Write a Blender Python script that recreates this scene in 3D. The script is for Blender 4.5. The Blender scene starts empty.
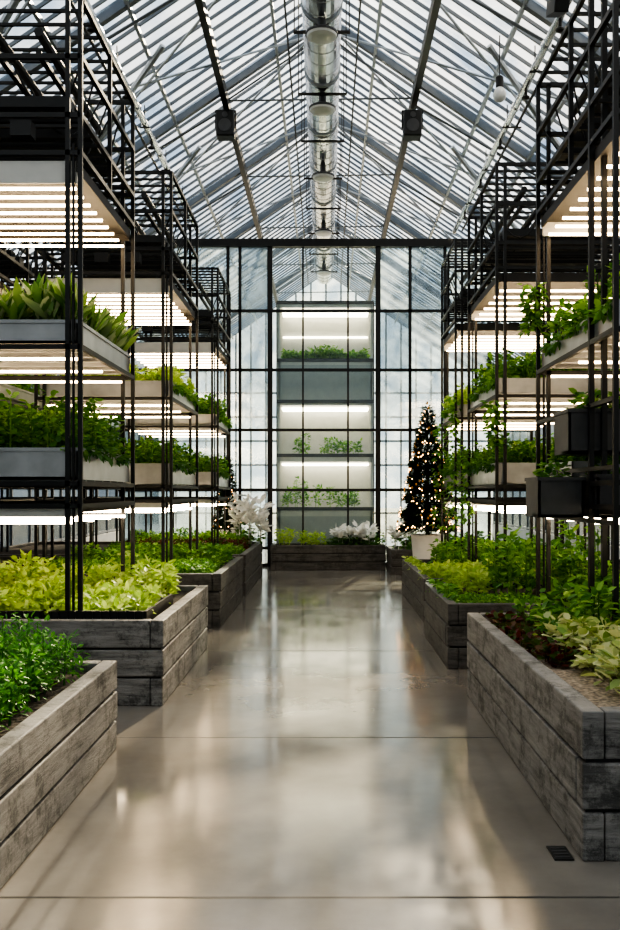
import bpy, math, random
import numpy as np
from mathutils import Vector, Matrix
random.seed(3)
S = bpy.context.scene
COL = S.collection

# ------------------------------------------------------------------ materials
def newmat(name):
    m = bpy.data.materials.new(name); m.use_nodes = True
    nt = m.node_tree; nt.nodes.clear()
    out = nt.nodes.new('ShaderNodeOutputMaterial')
    return m, nt, out
def N(nt, t, **kw):
    n = nt.nodes.new(t)
    for k, v in kw.items():
        if k in n.inputs: n.inputs[k].default_value = v
        else: setattr(n, k, v)
    return n
def c4(c): return (c[0], c[1], c[2], 1)
def ramp(nt, stops):
    r = nt.nodes.new('ShaderNodeValToRGB')
    el = r.color_ramp.elements
    el[0].position = stops[0][0]; el[0].color = c4(stops[0][1])
    el[1].position = stops[-1][0]; el[1].color = c4(stops[-1][1])
    for p, c in stops[1:-1]:
        e = el.new(p); e.color = c4(c)
    return r
def simple(name, col, rough=.5, metal=0, noise=0.0, nscale=8, bump=0):
    m, nt, out = newmat(name)
    b = N(nt, 'ShaderNodeBsdfPrincipled'); b.inputs['Roughness'].default_value = rough
    b.inputs['Metallic'].default_value = metal
    tc = N(nt, 'ShaderNodeTexCoord'); nz = N(nt, 'ShaderNodeTexNoise'); nz.inputs['Scale'].default_value = nscale
    nz.inputs['Detail'].default_value = 5
    nt.links.new(tc.outputs['Object'], nz.inputs['Vector'])
    a = [max(0, x*(1-noise)) for x in col]; c = [min(1, x*(1+noise)) for x in col]
    r = ramp(nt, [(.3, a), (.7, c)])
    nt.links.new(nz.outputs['Fac'], r.inputs['Fac']); nt.links.new(r.outputs['Color'], b.inputs['Base Color'])
    if bump:
        bp = N(nt, 'ShaderNodeBump'); bp.inputs['Strength'].default_value = bump; bp.inputs['Distance'].default_value = .02
        nt.links.new(nz.outputs['Fac'], bp.inputs['Height']); nt.links.new(bp.outputs['Normal'], b.inputs['Normal'])
    nt.links.new(b.outputs[0], out.inputs[0]); return m
def emis(name, col, s):
    m, nt, out = newmat(name)
    e = N(nt, 'ShaderNodeEmission'); e.inputs[0].default_value = c4(col); e.inputs[1].default_value = s
    nt.links.new(e.outputs[0], out.inputs[0]); return m
def leafmat(name, cols, trans=.42, rough=.42, spec=.45):
    m, nt, out = newmat(name)
    g = N(nt, 'ShaderNodeNewGeometry')
    r = ramp(nt, [(i/(len(cols)-1), c) for i, c in enumerate(cols)])
    nt.links.new(g.outputs['Random Per Island'], r.inputs['Fac'])
    b = N(nt, 'ShaderNodeBsdfPrincipled'); b.inputs['Roughness'].default_value = rough
    b.inputs['Specular IOR Level'].default_value = spec
    t = N(nt, 'ShaderNodeBsdfTranslucent'); mx = N(nt, 'ShaderNodeMixShader'); mx.inputs[0].default_value = trans
    nt.links.new(r.outputs['Color'], b.inputs['Base Color']); nt.links.new(r.outputs['Color'], t.inputs['Color'])
    nt.links.new(b.outputs[0], mx.inputs[1]); nt.links.new(t.outputs[0], mx.inputs[2])
    nt.links.new(mx.outputs[0], out.inputs[0]); return m
def board(name, dark, light, stain):
    m, nt, out = newmat(name)
    b = N(nt, 'ShaderNodeBsdfPrincipled'); b.inputs['Roughness'].default_value = .6
    tc = N(nt, 'ShaderNodeTexCoord')
    mp = N(nt, 'ShaderNodeMapping'); mp.inputs['Scale'].default_value = (1.0, 1.0, 8)
    nz = N(nt, 'ShaderNodeTexNoise'); nz.inputs['Scale'].default_value = 3; nz.inputs['Detail'].default_value = 10; nz.inputs['Roughness'].default_value = .72
    nt.links.new(tc.outputs['Object'], mp.inputs[0]); nt.links.new(mp.outputs[0], nz.inputs['Vector'])
    r = ramp(nt, [(.32, dark), (.44, [(x*.4+y*.6) for x, y in zip(dark, light)]), (.6, light)])
    nt.links.new(nz.outputs['Fac'], r.inputs['Fac'])
    n2 = N(nt, 'ShaderNodeTexNoise'); n2.inputs['Scale'].default_value = 4.5; n2.inputs['Detail'].default_value = 12; n2.inputs['Roughness'].default_value = .82
    nt.links.new(tc.outputs['Object'], n2.inputs['Vector'])
    r2 = ramp(nt, [(.41, (.22, .22, .22)), (.5, (1, 1, 1))])
    nt.links.new(n2.outputs['Fac'], r2.inputs['Fac'])
    mx = N(nt, 'ShaderNodeMix'); mx.data_type = 'RGBA'; mx.blend_type = 'MULTIPLY'; mx.inputs[0].default_value = stain
    nt.links.new(r.outputs['Color'], mx.inputs[6]); nt.links.new(r2.outputs['Color'], mx.inputs[7])
    nt.links.new(mx.outputs[2], b.inputs['Base Color'])
    bp = N(nt, 'ShaderNodeBump'); bp.inputs['Strength'].default_value = .7; bp.inputs['Distance'].default_value = .02
    nt.links.new(nz.outputs['Fac'], bp.inputs['Height']); nt.links.new(bp.outputs['Normal'], b.inputs['Normal'])
    nt.links.new(b.outputs[0], out.inputs[0]); return m
def glass(name, tint, diff, lo, hi, scale=1.0, refl=.08):
    m, nt, out = newmat(name)
    tr = N(nt, 'ShaderNodeBsdfTransparent'); tr.inputs[0].default_value = c4(tint)
    tl = N(nt, 'ShaderNodeBsdfTranslucent'); tl.inputs[0].default_value = c4(diff)
    gl = N(nt, 'ShaderNodeBsdfGlossy'); gl.inputs['Roughness'].default_value = .08; gl.inputs[0].default_value = (.8, .85, .9, 1)
    tc = N(nt, 'ShaderNodeTexCoord'); nz = N(nt, 'ShaderNodeTexNoise'); nz.inputs['Scale'].default_value = scale; nz.inputs['Detail'].default_value = 6
    nt.links.new(tc.outputs['Object'], nz.inputs['Vector'])
    r = ramp(nt, [(.38, (lo,)*3), (.62, (hi,)*3)])
    nt.links.new(nz.outputs['Fac'], r.inputs['Fac'])
    m1 = N(nt, 'ShaderNodeMixShader'); nt.links.new(r.outputs['Color'], m1.inputs[0])
    nt.links.new(tr.outputs[0], m1.inputs[1]); nt.links.new(tl.outputs[0], m1.inputs[2])
    m2 = N(nt, 'ShaderNodeMixShader'); m2.inputs[0].default_value = refl
    nt.links.new(m1.outputs[0], m2.inputs[1]); nt.links.new(gl.outputs[0], m2.inputs[2])
    nt.links.new(m2.outputs[0], out.inputs[0]); return m

M_black = simple('black_steel', (.006, .006, .006), .5, 0)
M_dgrey = simple('dark_grey_box', (.06, .06, .062), .5, .2, .15)
M_steel = simple('galvanised_steel', (.40, .40, .40), .32, .6, .15, 6)
M_house = simple('led_housing', (.03, .025, .02), .6, 0, .1)
M_white = simple('white_metal', (.55, .54, .51), .4, .1, .05)
M_duct = simple('duct_steel', (.72, .73, .74), .2, 1, .1, 3)
M_bar = simple('roof_bar', (.13, .145, .16), .4, .3, .1)
M_dbar = simple('roof_rail_bronze', (.03, .026, .022), .45, .3)
M_soil = simple('soil', (.05, .038, .03), .95, 0, .6, 30, .8)
M_bark = simple('bark_mulch', (.33, .26, .19), .9, 0, .6, 45, 1)
M_pot = simple('white_ceramic', (.8, .8, .78), .3, 0, .03)
M_panel = simple('grey_panel', (.40, .41, .41), .5, .1, .05)
M_led = emis('led_tube', (1, .73, .44), 12)
M_ledlow = emis('led_tube_low', (1, .78, .52), 20)
M_led2 = emis('led_tube_cool', (1, .84, .62), 7)
M_fairy = emis('fairy_light', (1, .52, .2), 9)
M_gold = simple('gold_bauble', (.5, .25, .07), .3, .8)
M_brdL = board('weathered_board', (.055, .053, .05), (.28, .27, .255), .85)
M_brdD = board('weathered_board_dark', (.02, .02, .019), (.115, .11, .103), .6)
M_roofglass = glass('roof_glass', (.76, .86, .95), (.84, .91, .98), .02, .5, 1.1)
M_wallglass = glass('wall_glass', (.38, .42, .44), (.42, .46, .48), .1, .35, .7)
M_partglass = glass('partition_glass', (.92, .97, .97), (.8, .88, .92), .0, .01, .9, .04)
M_hazy = glass('hazy_glass', (.76, .85, .89), (.8, .88, .93), .08, .4, 1.6, .08)
M_hazy2 = glass('dark_glass', (.55, .64, .7), (.56, .66, .74), .05, .35, 1.2, .1)
L_lett = leafmat('leaf_lettuce', [(.28, .46, .05), (.46, .64, .10), (.62, .74, .24), (.34, .52, .08)], .5)
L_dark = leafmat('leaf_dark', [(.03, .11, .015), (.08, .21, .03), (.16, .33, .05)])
L_mid = leafmat('leaf_mid', [(.06, .19, .025), (.15, .36, .045), (.34, .56, .10)], .45)
L_fern = leafmat('leaf_fern', [(.04, .18, .02), (.10, .34, .035), (.2, .48, .07)])
L_var = leafmat('leaf_variegated', [(.3, .42, .07), (.6, .64, .24), (.72, .72, .42), (.2, .34, .06)])
L_red = leafmat('leaf_red', [(.07, .018, .014), (.17, .035, .025), (.08, .12, .02), (.06, .15, .02)])
L_tree = leafmat('fir_needle', [(.008, .022, .008), (.02, .045, .014), (.03, .06, .018)], .1, .8, .1)
L_white = leafmat('white_petal', [(.8, .8, .77), (.92, .92, .9)], .3)
L_stripe = leafmat('leaf_striped', [(.08, .22, .03), (.36, .52, .13), (.1, .27, .04), (.66, .7, .4), (.18, .36, .06)])

# ------------------------------------------------------------------ helpers
class MB:
    def __init__(s): s.v = []; s.f = []; s.m = []
    def quadbox(s, c, m):
        b = len(s.v); s.v += c
        for q in ((0,3,2,1),(4,5,6,7),(0,1,5,4),(1,2,6,5),(2,3,7,6),(3,0,4,7)):
            s.f.append(tuple(b+i for i in q)); s.m.append(m)
    def box(s, x0, x1, y0, y1, z0, z1, m=0):
        if x0 > x1: x0, x1 = x1, x0
        if y0 > y1: y0, y1 = y1, y0
        s.quadbox([(x0,y0,z0),(x1,y0,z0),(x1,y1,z0),(x0,y1,z0),(x0,y0,z1),(x1,y0,z1),(x1,y1,z1),(x0,y1,z1)], m)
    def beam(s, p, q, w, h, m=0):
        p = Vector(p); q = Vector(q); d = (q-p).normalized()
        up = Vector((0,0,1)) if abs(d.z) < .95 else Vector((0,1,0))
        a = d.cross(up).normalized()*w/2; b = a.cross(d).normalized()*h/2
        s.quadbox([tuple(x) for x in (p-a-b, p+a-b, p+a+b, p-a+b, q-a-b, q+a-b, q+a+b, q-a+b)], m)
    def cyl(s, p, q, r, n=10, m=0, r2=None):
        r2 = r if r2 is None else r2
        p = Vector(p); q = Vector(q); d = (q-p).normalized()
        up = Vector((0,0,1)) if abs(d.z) < .95 else Vector((0,1,0))
        a = d.cross(up).normalized(); b = a.cross(d)
        k = len(s.v)
        for i in range(n):
            t = 2*math.pi*i/n; o = a*math.cos(t)+b*math.sin(t)
            s.v.append(tuple(p+o*r)); s.v.append(tuple(q+o*r2))
        for i in range(n):
            j = (i+1) % n
            s.f.append((k+2*i, k+2*j, k+2*j+1, k+2*i+1)); s.m.append(m)
        s.f.append(tuple(k+2*i for i in range(n))); s.m.append(m)
        s.f.append(tuple(k+2*i+1 for i in reversed(range(n)))); s.m.append(m)
    def tube(s, pts, r, n=6, m=0):
        for a, b in zip(pts[:-1], pts[1:]): s.cyl(a, b, r, n, m)
    def lathe(s, cx, cy, prof, n=24, m=0):
        k = len(s.v)
        for r, z in prof:
            for i in range(n):
                t = 2*math.pi*i/n; s.v.append((cx+r*math.cos(t), cy+r*math.sin(t), z))
        for a in range(len(prof)-1):
            for i in range(n):
                j = (i+1) % n
                s.f.append((k+a*n+i, k+a*n+j, k+(a+1)*n+j, k+(a+1)*n+i)); s.m.append(m)
        s.f.append(tuple(k+i for i in reversed(range(n)))); s.m.append(m)
        s.f.append(tuple(k+(len(prof)-1)*n+i for i in range(n))); s.m.append(m)
    def mesh(s, name, mats, smooth=False):
        me = bpy.data.meshes.new(name); me.from_pydata(s.v, [], s.f)
        for m in mats: me.materials.append(m)
        me.polygons.foreach_set('material_index', s.m)
        if smooth: me.polygons.foreach_set('use_smooth', [True]*len(s.f))
        me.update(); return me
def obj(name, me, parent=None, loc=(0,0,0), rz=0, sc=(1,1,1), bevel=0):
    o = bpy.data.objects.new(name, me); COL.objects.link(o)
    o.location = loc; o.rotation_euler = (0, 0, rz); o.scale = sc
    if parent: o.parent = parent
    if bevel:
        b = o.modifiers.new('bevel', 'BEVEL'); b.width = bevel; b.segments = 2; b.limit_method = 'ANGLE'
    return o
def empty(name, loc=(0,0,0), rz=0, sc=(1,1,1)):
    o = obj(name, None, None, loc, rz, sc); return o

TP = np.array([(0,0,0),(.3,.8,.0),(.68,.85,.0),(1,0,0),(.68,-.85,0),(.3,-.8,0),(.34,0,-.35),(.7,0,-.3)])
TF = [(0,5,6),(0,6,1),(6,5,4,7),(1,6,7,2),(7,4,3),(2,7,3)]
def leafmesh(name, P, D, L, W, mat, curl=.3, stems=None, rng=None, smooth=True):
    n = len(P)
    up = np.tile([0.,0.,1.], (n,1)) + rng.normal(0,.35,(n,3))
    side = np.cross(D, up); side /= np.linalg.norm(side,axis=1)[:,None]+1e-9
    nor = np.cross(side, D)
    u = TP[:,0][None,:,None]; v = TP[:,1][None,:,None]; w = TP[:,2][None,:,None]
    Lc = L[:,None,None]; Wc = W[:,None,None]
    V = P[:,None,:] + D[:,None,:]*u*Lc + side[:,None,:]*v*Wc + nor[:,None,:]*(w*Wc - curl*u*u*Lc)
    V = V.reshape(-1,3).tolist()
    F = []
    for f in TF:
        A = (np.arange(n)[:,None]*8 + np.array(f)[None,:]).tolist(); F += A
    if stems is not None:
        for (x,y,z0,x1,y1,z1,r) in stems:
            b = len(V)
            for i in range(3):
                t = i*2.094; V.append((x+r*math.cos(t), y+r*math.sin(t), z0))
            for i in range(3):
                t = i*2.094; V.append((x1+r*.6*math.cos(t), y1+r*.6*math.sin(t), z1))
            for i in range(3):
                j = (i+1)%3; F.append((b+i,b+j,b+3+j,b+3+i))
    me = bpy.data.meshes.new(name); me.from_pydata(V, [], F); me.materials.append(mat)
    if smooth: me.polygons.foreach_set('use_smooth', [True]*len(F))
    me.update(); return me
def foliage(name, x0,x1,y0,y1,z, sp, h, r, k, L, W, el, mat, curl=.3, seed=1, hvar=.4, low=.15, jit=.35):
    rng = np.random.default_rng(seed)
    if x0 > x1: x0, x1 = x1, x0
    nx = max(1,int((x1-x0)/sp)); ny = max(1,int((y1-y0)/sp))
    cx = x0+(np.arange(nx)+.5)*(x1-x0)/nx; cy = y0+(np.arange(ny)+.5)*(y1-y0)/ny
    X,Y = np.meshgrid(cx,cy); X=X.ravel(); Y=Y.ravel(); n=len(X)
    X = X+rng.uniform(-jit,jit,n)*sp; Y = Y+rng.uniform(-jit,jit,n)*sp
    und = .75+.25*np.sin(X*5.1+seed)*np.cos(Y*4.3+seed*1.7)
    H = h*(1-hvar*rng.random(n))*und
    stems = [(X[i],Y[i],z-.01, X[i]+rng.normal(0,.15*r),Y[i]+rng.normal(0,.15*r), z+H[i]*.95, .003+.008*h) for i in range(n)] if h > .06 else None
    I = np.repeat(np.arange(n),k); m=len(I)
    az = rng.uniform(0,2*math.pi,m); e = np.radians(rng.uniform(el[0],el[1],m))
    tz = low+(1-low)*rng.random(m)
    rr = r*np.sqrt(rng.random(m))*(1-.35*tz)
    P = np.stack([X[I]+rr*np.cos(az), Y[I]+rr*np.sin(az), z+H[I]*tz],1)
    D = np.stack([np.cos(az)*np.cos(e), np.sin(az)*np.cos(e), np.sin(e)],1)
    l = L*rng.uniform(.6,1.15,m); w = W*rng.uniform(.7,1.15,m)
    return leafmesh(name,P,D,l,w,mat,curl,stems,rng)
def kind(name, t, x0,x1,y0,y1,z, seed=1, s=1.0, mat=None):
    K = dict(
     lettuce=dict(sp=.10,h=.09,r=.04,k=22,L=.085,W=.030,el=(0,80),mat=L_lett,curl=.45,jit=.2),
     tall=dict(sp=.17,h=.40,r=.08,k=42,L=.085,W=.028,el=(-15,70),mat=L_mid,curl=.35),
     darkb=dict(sp=.14,h=.38,r=.08,k=44,L=.07,W=.026,el=(-15,60),mat=L_dark,curl=.35),
     micro=dict(sp=.055,h=.10,r=.03,k=9,L=.04,W=.015,el=(0,70),mat=L_mid,curl=.3),
     fern=dict(sp=.10,h=.38,r=.08,k=80,L=.042,W=.009,el=(-20,80),mat=L_fern,curl=.5),
     sansev=dict(sp=.12,h=.19,r=.05,k=18,L=.26,W=.036,el=(45,88),mat=L_stripe,curl=.25),
     var=dict(sp=.13,h=.2,r=.07,k=26,L=.085,W=.030,el=(-10,60),mat=L_var,curl=.4),
     red=dict(sp=.08,h=.09,r=.04,k=16,L=.055,W=.024,el=(5,70),mat=L_red,curl=.4),
     spill=dict(sp=.12,h=.13,r=.06,k=26,L=.075,W=.024,el=(-55,45),mat=L_mid,curl=.5),
    )[t].copy()
    K['h']*=s
    if mat: K['mat']=mat
    return foliage(name,x0,x1,y0,y1,z,seed=seed,**K)

# ------------------------------------------------------------------ shell
RZ, EX, SL = 8.8, 5.6, .68
def roofz(x): return RZ-SL*abs(x)
Y0, Y1 = -3.0, 30.0
m, nt, out = newmat('polished_concrete')
b = N(nt,'ShaderNodeBsdfPrincipled'); tc = N(nt,'ShaderNodeTexCoord')
n1 = N(nt,'ShaderNodeTexNoise'); n1.inputs['Scale'].default_value=.9; n1.inputs['Detail'].default_value=10; n1.inputs['Roughness'].default_value=.62
n2 = N(nt,'ShaderNodeTexNoise'); n2.inputs['Scale'].default_value=1.6; n2.inputs['Detail'].default_value=6
nt.links.new(tc.outputs['Object'],n1.inputs['Vector']); nt.links.new(tc.outputs['Object'],n2.inputs['Vector'])
r1 = ramp(nt,[(.3,(.16,.145,.125)),(.7,(.26,.238,.21))]); nt.links.new(n1.outputs['Fac'],r1.inputs['Fac'])
nt.links.new(r1.outputs['Color'],b.inputs['Base Color'])
r2 = ramp(nt,[(.3,(.09,)*3),(.7,(.19,)*3)]); nt.links.new(n2.outputs['Fac'],r2.inputs['Fac'])
nt.links.new(r2.outputs['Color'],b.inputs['Roughness']); b.inputs['IOR'].default_value=1.95
bp = N(nt,'ShaderNodeBump'); bp.inputs['Strength'].default_value=.05; bp.inputs['Distance'].default_value=.02
nt.links.new(n2.outputs['Fac'],bp.inputs['Height']); nt.links.new(bp.outputs['Normal'],b.inputs['Normal'])
nt.links.new(b.outputs[0],out.inputs[0]); M_floor=m
M_joint = simple('floor_joint',(.05,.045,.04),.7)
f = MB(); f.box(-EX-.2,EX+.2,Y0,Y1,-.1,0,0)
for y in (3.33,5.5,8.5,11.5,14.5): f.box(-EX,EX,y-.006,y+.006,0,.001,1)
obj('floor', f.mesh('floor',[M_floor,M_joint]))
g = MB(); g.box(-60,60,-40,90,-.2,-.11,0); obj('ground_outside', g.mesh('g',[simple('ground',(.14,.15,.13),.9,0,.3,1)]))
d = MB(); d.box(.93,1.01,3.66,3.80,.001,.006,0)
for i in range(4): d.box(.94,1.0,3.68+i*.03,3.69+i*.03,.006,.008,1)
obj('floor_drain_cover', d.mesh('d',[M_black,M_dgrey]))
for sx,nm in ((-1,'wall_left'),(1,'wall_right')):
    w = MB(); x = sx*EX; ez = roofz(EX)
    w.box(x-.005,x+.005,Y0,Y1,.45,ez,1); w.box(x-.06,x+.06,Y0,Y1,0,.45,2)
    y = Y0
    while y <= Y1: w.box(x-.03,x+.03,y-.025,y+.025,.45,ez,0); y += 1.0
    for z in (.5,1.6,2.7,3.8,4.9): w.box(x-.025,x+.025,Y0,Y1,z-.025,z+.025,0)
    obj(nm, w.mesh(nm,[M_bar,M_wallglass,M_panel]))
for yy,nm in ((Y1,'wall_back'),(Y0,'wall_front')):
    w = MB(); k=len(w.v)
    w.v += [(-EX,yy,0),(EX,yy,0),(EX,yy,roofz(EX)),(0,yy,RZ),(-EX,yy,roofz(EX))]; w.f.append((0,1,2,3,4)); w.m.append(1)
    x=-5.0
    while x<=5.01: w.box(x-.025,x+.025,yy-.03,yy+.03,0,roofz(x),0); x+=.5
    for z in (.8,1.6,2.4,3.2,4.0,4.8): w.box(-EX,EX,yy-.03,yy+.03,z-.025,z+.025,0)
    obj(nm, w.mesh(nm,[M_bar,M_hazy if yy==Y1 else M_wallglass]))
r = MB()
for sx in (-1,1):
    k=len(r.v); r.v += [(0,Y0,RZ),(sx*EX,Y0,roofz(EX)),(sx*EX,Y1,roofz(EX)),(0,Y1,RZ)]
    r.f.append((k,k+1,k+2,k+3)); r.m.append(1)
    y=Y0; i=0
    while y<=Y1:
        big = (i%12==0)
        r.beam((0,y,RZ-.04),(sx*EX,y,roofz(EX)-.04),.09 if big else .024,.12 if big else .04,0); y+=.28; i+=1
    for px in (.75,2.3,3.1,3.9,4.7):
        r.beam((sx*px,Y0,roofz(px)-.08),(sx*px,Y1,roofz(px)-.08),.045,.06,2)
    y=Y0
    while y<Y1-3.3:
        a=(sx*.2,y,roofz(.2)-.16); bq=(sx*4.6,y+3.36,roofz(4.6)-.16)
        c_=(sx*.2,y+3.36,roofz(.2)-.16); dq=(sx*4.6,y,roofz(4.6)-.16)
        r.cyl(a,bq,.018,6,2); r.cyl(c_,dq,.018,6,2); y+=3.36
r.box(-.06,.06,Y0,Y1,RZ-.2,RZ-.04,0)
M_lbar = simple('roof_purlin_galvanised', (.38, .41, .44), .4, .4, .1)
obj('ceiling', r.mesh('ceiling',[M_bar,M_roofglass,M_lbar]))
t = MB()
for X,Z in ((-1.54,7.5),(1.36,7.55)):
    t.beam((X,Y0+.1,Z),(X,Y1-.1,Z),.09,.16,0)
y=.5
while y<Y1:
    t.cyl((-1.54,y,7.56),(1.36,y,7.6),.015,6,1)
    t.cyl((-3.6,y,roofz(3.6)-.15),(-1.54,y,7.45),.02,6,1); t.cyl((3.6,y,roofz(3.6)-.15),(1.36,y,7.5),.02,6,1)
    t.cyl((-1.54,y,7.5),(-1.54,y,roofz(1.54)-.06),.015,6,1); t.cyl((1.36,y,7.5),(1.36,y,roofz(1.36)-.06),.015,6,1)
    t.cyl((-1.54,y,7.56),(0,y+.0,RZ-.2),.015,6,1); t.cyl((1.36,y,7.56),(0,y,RZ-.2),.015,6,1)
    y+=3.36
for sx in (-1,1):
    for y in (8.2,11.6,15.0):
        t.cyl((sx*2.1,y,roofz(2.1)-.12),(sx*3.6,y+1.2,roofz(3.6)-.35),.04,8,2)
obj('roof_rail_truss', t.mesh('truss',[M_dbar,M_bar,M_lbar]))
for sx in (-1,1):
    e=empty('service_pipe',(sx*2.55,0,0)); q=MB(); zq=6.68; ye=17.9
    q.cyl((0,Y0+.3,zq),(0,ye,zq),.045,12,0); q.cyl((sx*.16,Y0+.3,zq+.02),(sx*.16,ye,zq+.02),.02,8,1)
    y=.9
    while y<ye-1.3:
        q.cyl((0,y,zq),(0,y,roofz(2.55)-.12),.008,5,1); q.box(-.07,sx*.2 if sx>0 else .07,y-.015,y+.015,zq-.06,zq-.045,1)
        q.cyl((0,y+1.1,zq),(0,y+1.16,zq),.06,12,0)
        q.lathe(0,y+.5,[(.02,zq-.04),(.02,zq-.12),(.05,zq-.14),(.05,zq-.16),(.01,zq-.17)],12,1)
        y+=1.68
    obj('pipe_run',q.mesh('sp',[M_duct,M_dbar]),e)

# duct
e = empty('ventilation_duct',(-.05,0,0)); R=.235
d = MB(); d.cyl((0,-2,7.28),(0,24,7.28),R,28,0)
y=-1.8
while y<24: d.cyl((0,y,7.28),(0,y+.02,7.28),R+.006,28,0); y+=.3
y=.5
while y<24: d.cyl((0,y,7.28),(0,y+.06,7.28),R+.015,28,1); y+=1.68
obj('duct_pipe', d.mesh('duct',[M_duct,M_lbar],False), e)
h = MB(); y=.5
while y<24:
    h.cyl((-.2,y,7.45),(-.02,y,8.6),.008,5,0); h.cyl((.2,y,7.45),(.06,y,8.6),.008,5,0)
    h.box(-.34,.34,y+.2,y+.23,7.0,7.03,0); h.cyl((-.33,y+.215,7.0),(-.33,y+.215,roofz(.38)-.05),.008,5,0); h.cyl((.33,y+.215,7.0),(.33,y+.215,roofz(.28)-.05),.008,5,0)
    y+=1.68
for x in (-.42,.44):
    h.cyl((x,Y0+.3,7.05),(x,24,7.05),.012,6,0)
obj('duct_hangers', h.mesh('hang',[M_dbar]), e)
h = MB()
for y in (7.4,10.55,12.6,15.3,18.6,22):
    h.lathe(0,y,[(.05,7.05),(.05,6.92),(.16,6.90),(.19,6.88),(.19,6.855)],24,1)
    h.lathe(0,y,[(.18,6.855),(.17,6.83),(.12,6.81),(.01,6.80)],24,0)
obj('air_diffusers', h.mesh('diff',[M_pot,M_dgrey],False), e)
for X,Z in ((-1.54,7.5),(1.36,7.55)):
    e = empty('ceiling_speaker',(X-.02,14.0,0))
    s_=MB(); s_.box(-.14,.14,-.13,.13,7.0,7.40,0); obj('cabinet',s_.mesh('cab',[M_black]),e,bevel=.02)
    s_=MB(); s_.cyl((0,-.131,7.16),(0,-.14,7.16),.1,20,0); s_.cyl((0,-.131,7.32),(0,-.14,7.32),.045,16,0)
    s_.box(-.165,-.145,-.03,.03,7.15,7.42,1); s_.box(.145,.165,-.03,.03,7.15,7.42,1); s_.box(-.165,.165,-.03,.03,7.405,7.43,1)
    obj('driver_and_bracket',s_.mesh('drv',[M_dgrey,M_black]),e)
for X,Y,Z in ((2.2,11.4,6.55),):
    e = empty('pendant_lamp',(X,Y,0)); s_=MB()
    s_.cyl((0,0,Z+.2),(0,0,roofz(X)-.02),.008,6,0); s_.lathe(0,0,[(.03,Z+.22),(.05,Z+.2),(.05,Z+.08),(.04,Z+.07)],16,0)
    obj('cord_and_cap',s_.mesh('cc',[M_black],False),e)
    s_=MB(); s_.lathe(0,0,[(.03,Z+.08),(.06,Z+.05),(.085,Z-.01),(.075,Z-.07),(.04,Z-.1),(.01,Z-.11)],20,0)
    obj('globe',s_.mesh('gl',[M_pot],True),e)
e = empty('security_camera',(1.90,7.4,0)); s_=MB()
s_.cyl((0,0,5.68),(0,0,roofz(1.95)-.1),.02,8,0); s_.beam((0,.12,5.53),(0,-.16,5.43),.12,.12,0); s_.lathe(0,0,[(.03,5.71),(.06,5.67),(.06,5.57),(.02,5.53)],16,0)
obj('camera_body',s_.mesh('sc',[M_black]),e,bevel=.01)

# ------------------------------------------------------------------ glazed partition
PY=18.2
w=MB()
def zz(y): return (492-y)/49.45+1.5
def xx(x): return (x-326)/49.45
w.box(-4.2,4.2,PY-.09,PY+.09,6.45,6.6,0)
mx_=[-4.15,-3.1,xx(228),xx(240),xx(270),xx(378),xx(410),xx(445),3.3,4.15]
for X in mx_:
    tk=.05 if X in (xx(270),xx(378)) else .03
    w.box(X-tk,X+tk,PY-tk,PY+tk,0,6.45 if abs(X)<3.2 else min(6.45,roofz(X)-.1),0)
for X in (xx(303),xx(348)): w.box(X-.018,X+.018,PY-.02,PY+.02,.0,6.45,0)
mz_=[.05]+[zz(y) for y in (548,490,430,370,311)]+[6.45]
for z in mz_[1:-1]: w.box(-4.2,4.2,PY-.03,PY+.03,z-.028,z+.028,0)
w.box(-4.2,4.2,PY-.05,PY+.05,0,.06,0)
rr=random.Random(8)
for i in range(len(mx_)-1):
    for j in range(len(mz_)-1):
        mid=4
        mt = 1 if i==mid else rr.choice((2,2,3,1))
        w.box(mx_[i],mx_[i+1],PY-.004,PY+.004,mz_[j],mz_[j+1],mt)
obj('wall_partition', w.mesh('part',[M_black,M_partglass,M_hazy,M_hazy2]))
e=empty('grow_cabinet',(0,18.55,0)); X0,X1=-.98,.95
c=MB()
for X in (X0,X1):
    c.box(X-.03,X+.03,0,.06,.0,5.4,0); c.box(X-.03,X+.03,.74,.8,0,5.4,0)
for z0,z1 in ((5.3,5.42),(4.12,4.23),(3.28,3.38),(2.12,2.27),(1.0,1.17)):
    c.box(X0,X1,0,.8,z0,z1,0); c.box(X0-.03,X1+.03,-.02,0,z1-.05,z1+.02,2)
c.box(X0,X1,.0,.03,3.38,4.12,1); c.box(X0,X1,.0,.03,.0,1.0,1)
c.box(X0,X1,.79,.81,1.17,5.3,0)
for X in (X0-.035,X1+.035): c.box(X-.01,X+.01,-.01,.05,0,5.42,2)
obj('cabinet_frame',c.mesh('cf',[M_white,M_panel,M_dgrey]),e)
c=MB()
for z in (5.27,3.25,2.09):
    for i in range(4): c.box(X0+.06,X1-.06,.12+i*.19,.145+i*.19,z-.03,z,0)
c.box(X0+.06,X1-.06,.74,.765,4.80,4.83,0)
obj('led_tubes',c.mesh('cl',[M_led2]),e)
obj('microgreens',kind('mg','lettuce',X0+.08,X1-.08,.0,.6,4.23,5,3.6,L_mid),e)
for i,(x,s) in enumerate(((-.5,.9),(.12,1),(.5,1))):
    obj('potted_herb_%d'%(i+1),kind('ph','tall',x-.22,x+.22,.0,.5,2.27,10+i,1.5*s,L_mid),e)
for i,(x,s) in enumerate(((-.5,1),(.35,.9))):
    obj('lettuce_%d'%(i+1),kind('pl','tall',x-.38,x+.38,.0,.5,1.17,20+i,1.6*s,L_mid),e)

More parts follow.
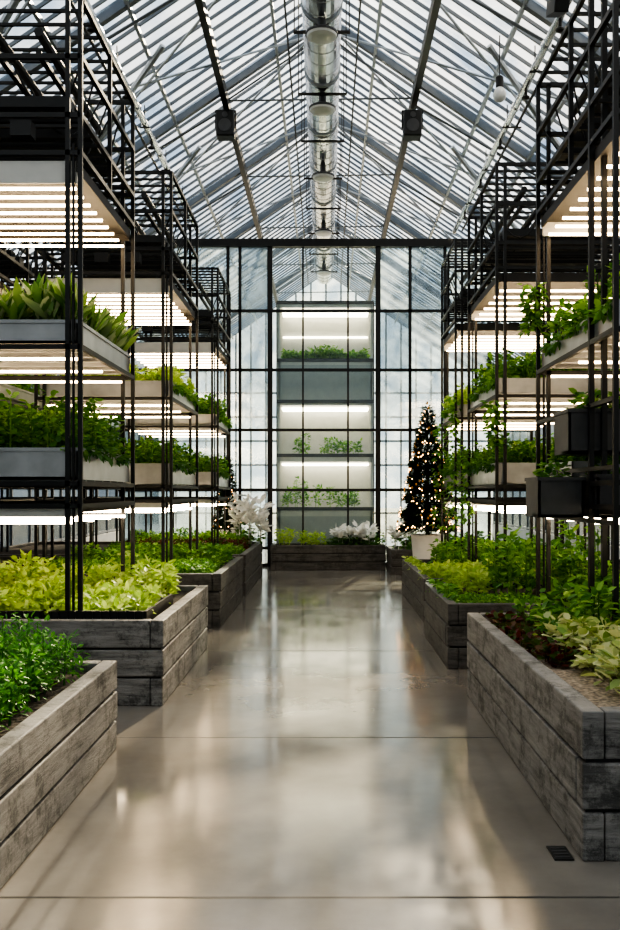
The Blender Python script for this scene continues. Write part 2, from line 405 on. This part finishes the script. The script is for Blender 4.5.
# ------------------------------------------------------------------ racks
RL,RD=1.9,1.5
def build_rack():
    fr=MB(); z0=.5; zt=5.05; w=.016
    for y in (0,RL):
        for x in (0,-.09,-RD,-RD+.09): fr.box(x-w,x+w,y-w,y+w,z0,zt,0)
        for z in (zt,4.62,4.2,3.93,2.54,1.56,1.40):
            fr.box(-RD,0,y-w,y+w,z-.018,z+.018,0)
    for x in (0,-RD):
        for z in (zt,4.62,4.2,3.93,2.54,1.56,1.40): fr.box(x-w,x+w,0,RL,z-.018,z+.018,0)
        fr.box(x-w,x+w,RL*.5-w,RL*.5+w,3.93,zt,0)
    for z in (zt,4.2):
        for i in range(1,9): fr.box(-RD,0,RL*i/9-.012,RL*i/9+.012,z-.01,z+.012,0)
    for i in range(1,5): fr.box(-RD*i/5-.02,-RD*i/5+.02,0,RL,4.63,4.66,0)
    for i in range(6): fr.box(-RD+.1,-.12,.15+i*.29,.30+i*.29,4.32,4.40,0)
    for x in (-.3,-.62,-1.1): fr.cyl((x,0,4.80),(x,RL,4.78),.035,8,0)
    fr.cyl((-.05,.0,4.0),(-.05,0,.55),.01,6,0)
    for i in range(7):
        y=.1+i*.27; pts=[]
        for j in range(9):
            u=j/8; pts.append((-.02-.5*u, y+.12*math.sin(u*3+i), 4.62-.35*math.sin(u*math.pi)-.6*u*(i%2)))
        fr.tube(pts,.008,5,0)
    for i in range(3):
        fr.box(-.5-i*.35,-.35-i*.35,-.02,.1,4.05,4.16,0)
    frm=fr.mesh('rack_frame',[M_black])
    def tray(zb,zt_):
        tr=MB()
        a,b_,c_,d_=-RD+.03,-.025,.03,RL-.03
        tr.box(a,b_,c_,d_,zb,zb+.02,0)
        tr.box(a,b_,c_,c_+.012,zb,zt_,0); tr.box(a,b_,d_-.012,d_,zb,zt_,0); tr.box(a,a+.012,c_,d_,zb,zt_,0); tr.box(b_-.012,b_,c_,d_,zb,zt_,0)
        tr.box(a,b_,c_-.012,c_,zt_-.025,zt_,0); tr.box(b_,b_+.012,c_,d_,zt_-.025,zt_,0)
        tr.box(a+.012,b_-.012,c_+.012,d_-.012,zt_-.05,zt_-.03,1)
        for i in range(1,7): tr.box(a,b_,RL*i/7-.015,RL*i/7+.015,zb-.03,zb,0)
        return tr.mesh('rack_tray',[M_steel,M_soil])
    hs=MB()
    hs.box(-RD+.03,-.03,.03,RL-.03,3.84,3.87,0)
    hs.box(-RD+.03,-.03,.02,.04,3.72,3.88,1); hs.box(-.04,-.02,.02,RL-.02,3.80,3.88,0); hs.box(-RD+.03,-.03,RL-.04,RL-.02,3.78,3.88,0)
    hs.box(-RD+.03,-.03,.03,RL-.03,1.35,1.38,0); hs.box(-RD+.03,-.03,.02,.035,1.32,1.38,1)
    hsm=hs.mesh('led_housing',[M_house,M_white])
    def tubes(n,z,y0,r,mt):
        q=MB()
        for i in range(n):
            y=y0+i*(RL-2*y0)/(n-1); q.cyl((-RD+.06,y,z),(-.06,y,z),r,6,0)
        return q.mesh('led_tubes',[mt])
    return frm,tray(2.57,2.74),tray(1.59,1.82),hsm,tubes(9,3.71,.12,.012,M_led),tubes(3,2.48,.2,.011,M_led),tubes(4,1.28,.06,.013,M_ledlow),tubes(6,3.71,.14,.012,M_led)
FR,TU,TL,HS,LD,L2,L3,LD6=build_rack()
a,b_=-RD+.06,-.05
PT={ 'sans':kind('p','sansev',a,b_,.06,RL-.06,2.69,31), 'dark':kind('p','darkb',a,b_,.06,RL-.06,1.77,32,1.6,L_mid),
     'tall':kind('p','tall',a,b_,.06,RL-.06,2.69,33,1.4,L_mid), 'lett':kind('p','tall',a,b_,.06,RL-.06,2.69,34,1.0,L_lett),
     'mid2':kind('p','darkb',a,b_,.06,RL-.06,1.77,35,1.25,L_mid),
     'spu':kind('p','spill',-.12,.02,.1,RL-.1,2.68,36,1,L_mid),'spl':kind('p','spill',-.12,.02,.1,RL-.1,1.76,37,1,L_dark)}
def rack(X,Ya,length,side,up,lo,mid=0,inner=1,led=None):
    s=length/RL
    if side<0: e=empty('vertical_farm_rack',(X,Ya,0),0,(1,s,1))
    else: e=empty('vertical_farm_rack',(X,Ya+length,0),math.pi,(1,s,1))
    obj('rack_frame',FR,e); obj('grow_tray_upper',TU,e); obj('led_housings',HS,e); obj('led_tubes',led or LD6,e)
    if mid: obj('led_tubes_mid',L2,e)
    if inner:
        obj('led_tubes_low',L3,e)
        if up!='sans': obj('trailing_plants_upper',PT['spu'],e)
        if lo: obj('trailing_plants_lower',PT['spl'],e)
    obj('plants_upper',PT[up],e)
    if lo: obj('grow_tray_lower',TL,e); obj('plants_lower',PT[lo],e)
    return e
rack(-1.76,6.45,1.75,-1,'sans','dark',1,1,LD)  # mid tubes on this rack are added to brighten its lower plants
rack(-1.72,10.0,2.0,-1,'lett','mid2',1,1,LD)
rack(-1.72,14.3,1.8,-1,'tall','mid2',1)
RR=rack(1.85,5.75,2.1,1,'tall',None,1,1,LD)
rack(1.85,9.75,1.9,1,'tall','mid2',1)
rack(1.83,12.7,1.5,1,'lett','mid2',1)
for (y,l) in ((6.45,1.75),(10.0,2.0),(14.3,1.8)): rack(-3.65,y,l,-1,'tall','dark',0,0)
for (y,l) in ((5.0,2.1),(9.75,1.9),(12.7,1.5)): rack(3.65,y,l,1,'tall','mid2',0,0)
RRi=(Matrix.Translation((1.85,7.85,0))@Matrix.Rotation(math.pi,4,'Z')@Matrix.Diagonal((1,2.1/RL,1,1))).inverted()
def hang(o): o.matrix_parent_inverse=RRi.copy()
for n_,(x0,x1,y0,y1,z0,z1) in enumerate(((1.70,2.3,6.3,6.7,1.77,2.08),(1.5,1.82,6.35,6.75,1.32,1.60),(1.87,2.4,6.2,6.6,1.32,1.62))):
    q=MB()
    q.box(x0,x1,y0,y1,z0,z0+.02,0); q.box(x0,x1,y0,y0+.015,z0,z1,0); q.box(x0,x1,y1-.015,y1,z0,z1,0)
    q.box(x0,x0+.015,y0,y1,z0,z1,0); q.box(x1-.015,x1,y0,y1,z0,z1,0); q.box(x0+.015,x1-.015,y0+.015,y1-.015,z1-.07,z1-.05,1)
    q.box(x0-.01,x1+.01,y0-.01,y0,z1-.02,z1+.005,0); q.box(x0-.01,x0,y0,y1,z1-.02,z1+.005,0)
    hang(obj('planter_box_%d'%(n_+1),q.mesh('bs',[M_dgrey,M_soil]),RR))
    hang(obj('box_plants_%d'%(n_+1),kind('bp','darkb',x0+.05,x1-.05,y0+.05,y1-.05,z1-.05,int(x0*100),.6,L_mid),RR))
q=MB()
for x in (1.85,1.94):
    q.box(x-.018,x+.018,6.26,6.296,.56,5.05,0)
for z in (2.1,1.66,1.3,): q.box(1.832,1.868,5.75,7.85,z-.015,z+.015,0)
hang(obj('middle_posts',q.mesh('mp',[M_black]),RR))
# seedling shelf in the rear half of the near right rack
q=MB(); sx0,sx1,sy0,sy1=1.9,3.25,6.95,7.78
q.box(sx0,sx1,sy0,sy1,1.60,1.62,0); q.box(sx0,sx1,sy0,sy0+.012,1.60,1.74,0); q.box(sx0,sx1,sy1-.012,sy1,1.60,1.74,0)
q.box(sx0,sx0+.012,sy0,sy1,1.60,1.74,0); q.box(sx1-.012,sx1,sy0,sy1,1.60,1.74,0); q.box(sx0+.012,sx1-.012,sy0+.012,sy1-.012,1.69,1.71,1)
hang(obj('seedling_tray',q.mesh('sdt',[M_steel,M_soil]),RR))
hang(obj('seedlings',kind('sd','darkb',sx0,sx1,sy0,sy1,1.70,77,.9,L_mid),RR))
def vine(px,py,z0,z1,n,seed):
    rng=np.random.default_rng(seed); az=rng.uniform(0,6.283,n); z=rng.uniform(z0,z1,n)
    rad=.05+.07*np.abs(np.sin(z*4+seed)); rr_=rad*rng.random(n)
    P=np.stack([px+rr_*np.cos(az),py+rr_*np.sin(az),z],1); el=np.radians(rng.uniform(-50,40,n))
    D=np.stack([np.cos(az)*np.cos(el),np.sin(az)*np.cos(el),np.sin(el)],1)
    return leafmesh('vine',P,D,rng.uniform(.05,.09,n),rng.uniform(.018,.03,n),L_mid,.4,[(px+.02,py,z0,px+.02,py,z1,.006)],rng)
for i,(px,py,z0,z1,n) in enumerate(((1.80,7.85,2.9,3.3,200),(1.82,9.75,2.0,2.5,160),(1.80,12.7,1.0,2.9,280),(1.8,14.2,.9,2.6,220),(1.82,11.65,1.1,2.1,180))):
    hang(obj('climbing_vine_%d'%(i+1),vine(px,py,z0,z1,n,60+i),RR))

# ------------------------------------------------------------------ raised beds
def bed(X0,X1,Ya,Yb,H,mat,plants,topmat=M_soil):
    if X0>X1: X0,X1=X1,X0
    e=empty('raised_planter_bed',(0,0,0)); q=MB(); T=.09; n=3; bh=H/n; rr=random.Random(int(Ya*100))
    for i in range(n):
        z0=i*bh+(.008 if i else 0); z1=(i+1)*bh-(.008 if i<n-1 else 0)
        j=lambda: rr.uniform(-.006,.006)
        if i%2==0:
            q.box(X0+j(),X0+T,Ya,Yb,z0,z1,0); q.box(X1-T,X1+j(),Ya,Yb,z0,z1,0)
            q.box(X0+T+.004,X1-T-.004,Ya+j(),Ya+T,z0,z1,0); q.box(X0+T+.004,X1-T-.004,Yb-T,Yb,z0,z1,0)
        else:
            q.box(X0+j(),X0+T,Ya+T+.004,Yb-T-.004,z0,z1,0); q.box(X1-T,X1+j(),Ya+T+.004,Yb-T-.004,z0,z1,0)
            q.box(X0,X1,Ya+j(),Ya+T,z0,z1,0); q.box(X0,X1,Yb-T,Yb+j(),z0,z1,0)
    obj('boards',q.mesh('boards',[mat]),e,bevel=.008)
    q=MB(); q.box(X0+.02,X1-.02,Ya+.02,Yb-.02,.0,H-.06,1); q.box(X0+T,X1-T,Ya+T,Yb-T,H-.06,H-.05,0)
    obj('soil',q.mesh('soil',[topmat,M_black]),e)
    for i,(t,x0,x1,y0,y1,s,mt) in enumerate(plants):
        obj('plants_%d'%(i+1),kind('bedp',t,x0,x1,y0,y1,H-.05,100+i+int(Ya*10),s,mt),e)
    return e
bed(-1.22,-3.4,2.4,5.27,.515,M_brdL,[('fern',-2.5,-1.38,2.6,5.1,1.1,None)])
BL=bed(-1.14,-5.3,6.3,8.7,.6,M_brdL,[('lettuce',-3.3,-2.03,6.5,7.4,3.6,None),('lettuce',-1.97,-1.34,6.5,7.4,2.6,L_lett),('tall',-3.3,-1.35,7.7,8.55,1.1,L_lett)])
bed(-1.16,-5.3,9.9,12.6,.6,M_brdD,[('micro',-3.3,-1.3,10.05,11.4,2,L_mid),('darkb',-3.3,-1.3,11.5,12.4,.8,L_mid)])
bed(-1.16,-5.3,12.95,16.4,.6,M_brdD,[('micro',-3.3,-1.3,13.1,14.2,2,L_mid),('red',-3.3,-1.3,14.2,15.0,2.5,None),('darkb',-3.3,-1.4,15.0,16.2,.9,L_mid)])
bed(1.04,4.95,3.65,6.65,.61,M_brdL,[('var',1.32,3.2,4.05,5.5,1.25,None),('red',1.17,1.42,4.8,6.45,1,None),('tall',1.6,3.2,5.5,6.5,1.25,L_mid),('darkb',1.35,1.7,5.5,6.4,.7,L_mid)],M_bark)
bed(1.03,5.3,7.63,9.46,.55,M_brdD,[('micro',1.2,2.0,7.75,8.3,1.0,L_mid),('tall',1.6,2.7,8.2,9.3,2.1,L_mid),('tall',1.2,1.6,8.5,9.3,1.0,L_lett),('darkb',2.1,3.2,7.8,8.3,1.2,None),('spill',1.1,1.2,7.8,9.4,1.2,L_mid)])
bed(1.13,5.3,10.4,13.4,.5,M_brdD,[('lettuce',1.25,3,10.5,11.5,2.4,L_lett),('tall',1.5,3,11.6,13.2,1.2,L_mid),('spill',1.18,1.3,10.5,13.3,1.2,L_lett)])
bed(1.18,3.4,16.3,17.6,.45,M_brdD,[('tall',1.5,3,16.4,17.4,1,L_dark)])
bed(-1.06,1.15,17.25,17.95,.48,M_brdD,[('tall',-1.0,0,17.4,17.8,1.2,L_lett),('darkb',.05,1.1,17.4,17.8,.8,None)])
q=MB()
for (x0,x1) in ((-3.3,-2.03),(-1.97,-1.28)):
    q.box(x0,x1,6.42,6.45,.55,.65,0); q.box(x0,x1,7.5,7.53,.55,.62,0); q.box(x0,x0+.02,6.45,7.5,.55,.65,0); q.box(x1-.02,x1,6.45,7.5,.55,.65,0)
    for i in range(1,8): q.box(x0,x1,6.45+i*.13-.008,6.45+i*.13+.008,.55,.62,0)
    x=x0
    while x<x1: q.box(x-.006,x+.006,6.405,6.42,.56,.65,0); x+=.06
obj('seedling_trays',q.mesh('st',[M_black]),BL)
# ------------------------------------------------------------------ trees & flowers
def xmas(X,Y,z,ht,R,n,seed,pot,nl):
    e=empty('christmas_tree',(X,Y,0)); rng=np.random.default_rng(seed)
    tz=1-np.sqrt(rng.random(n)); az=rng.uniform(0,6.283,n)
    tier=.82+.18*np.cos(tz*48)
    rr=R*(1-tz)**.9*tier*np.sqrt(rng.uniform(.35,1,n))+.01
    P=np.stack([rr*np.cos(az),rr*np.sin(az),z+tz*ht*.98],1)
    el=np.radians(rng.uniform(-25,45,n)); D=np.stack([np.cos(az)*np.cos(el),np.sin(az)*np.cos(el),np.sin(el)],1)
    obj('branches',leafmesh('br',P,D,rng.uniform(.06,.13,n),rng.uniform(.008,.016,n),L_tree,.1,None,rng),e)
    q=MB(); q.cyl((0,0,z-.3),(0,0,z+ht*.95),.04,8,0,.01); obj('trunk',q.mesh('tk',[M_soil]),e)
    q=MB()
    for i in range(nl):
        t=1-math.sqrt(rng.random()); a_=rng.uniform(0,6.283); r_=R*(1-t)**.9*1.04+.03
        c=(r_*math.cos(a_),r_*math.sin(a_),z+t*ht)
        s=.009 if i%4 else .022
        q.lathe(c[0],c[1],[(s*.3,c[2]-s),(s,c[2]),(s*.3,c[2]+s)],6,0 if i%4 else 1)
    obj('fairy_lights_and_baubles',q.mesh('fl',[M_fairy,M_gold],True),e)
    if pot:
        q=MB(); q.lathe(0,0,[(.19,0),(.21,.02),(.27,.74),(.28,.8),(.255,.8),(.25,.72),(.01,.70)],28,0)
        obj('pot',q.mesh('pot',[M_pot],True),e)
    return e
xmas(1.68,14.9,.85,2.15,.48,13000,5,True,360)
xmas(-1.86,16.9,.55,1.7,.28,5000,6,True,110)
def flower(X,Y,z,s,seed,h=.36,L=.16):
    e=empty('white_poinsettia',(X,Y,z))
    obj('petals',foliage('pe',-s*.5,s*.5,-s*.4,s*.4,.08,.15,h,.07,20,L,L*.36,(-5,75),L_white,.3,seed,low=.4),e)
    obj('leaves',foliage('lv',-s*.5,s*.5,-s*.4,s*.4,0,.14,h*.6,.09,16,.10,.035,(-10,50),L_dark,.3,seed+1),e)
flower(-1.34,15.5,.55,.5,40,1.0,.2); flower(.55,17.6,.43,.7,42,.40); flower(1.42,16.9,.40,.4,44,.7)

# ------------------------------------------------------------------ light
W=bpy.data.worlds.new('world'); S.world=W; W.use_nodes=True; nt=W.node_tree
bg=nt.nodes['Background']; tc=N(nt,'ShaderNodeTexCoord')
nz=N(nt,'ShaderNodeTexNoise'); nz.inputs['Scale'].default_value=3.5; nz.inputs['Detail'].default_value=6; nz.inputs['Roughness'].default_value=.6
rp=ramp(nt,[(.38,(.24,.32,.42)),(.5,(.58,.63,.68)),(.62,(1.1,1.06,1.0))])
nt.links.new(tc.outputs['Generated'],nz.inputs['Vector']); nt.links.new(nz.outputs['Fac'],rp.inputs['Fac'])
nt.links.new(rp.outputs['Color'],bg.inputs[0]); bg.inputs[1].default_value=1.15
sl=bpy.data.lights.new('sun','SUN'); sl.energy=11; sl.angle=.02; sl.color=(1,.74,.47)
so=bpy.data.objects.new('sun',sl); COL.objects.link(so)
az=math.radians(11); el=math.radians(31)
so.rotation_euler=Vector((-math.sin(az)*math.cos(el),-math.cos(az)*math.cos(el),-math.sin(el))).to_track_quat('-Z','Y').to_euler()
S.view_settings.view_transform='AgX'
S.view_settings.look='AgX - High Contrast'
S.view_settings.exposure=.68

# ------------------------------------------------------------------ camera
cd=bpy.data.cameras.new('camera'); cam=bpy.data.objects.new('camera',cd); COL.objects.link(cam)
cam.location=(0,0,1.5); cam.rotation_euler=(math.pi/2,0,0)
cd.sensor_width=36; cd.lens=900/930*36; cd.shift_x=-16/930; cd.shift_y=27/930
cd.clip_end=300
S.camera=cam
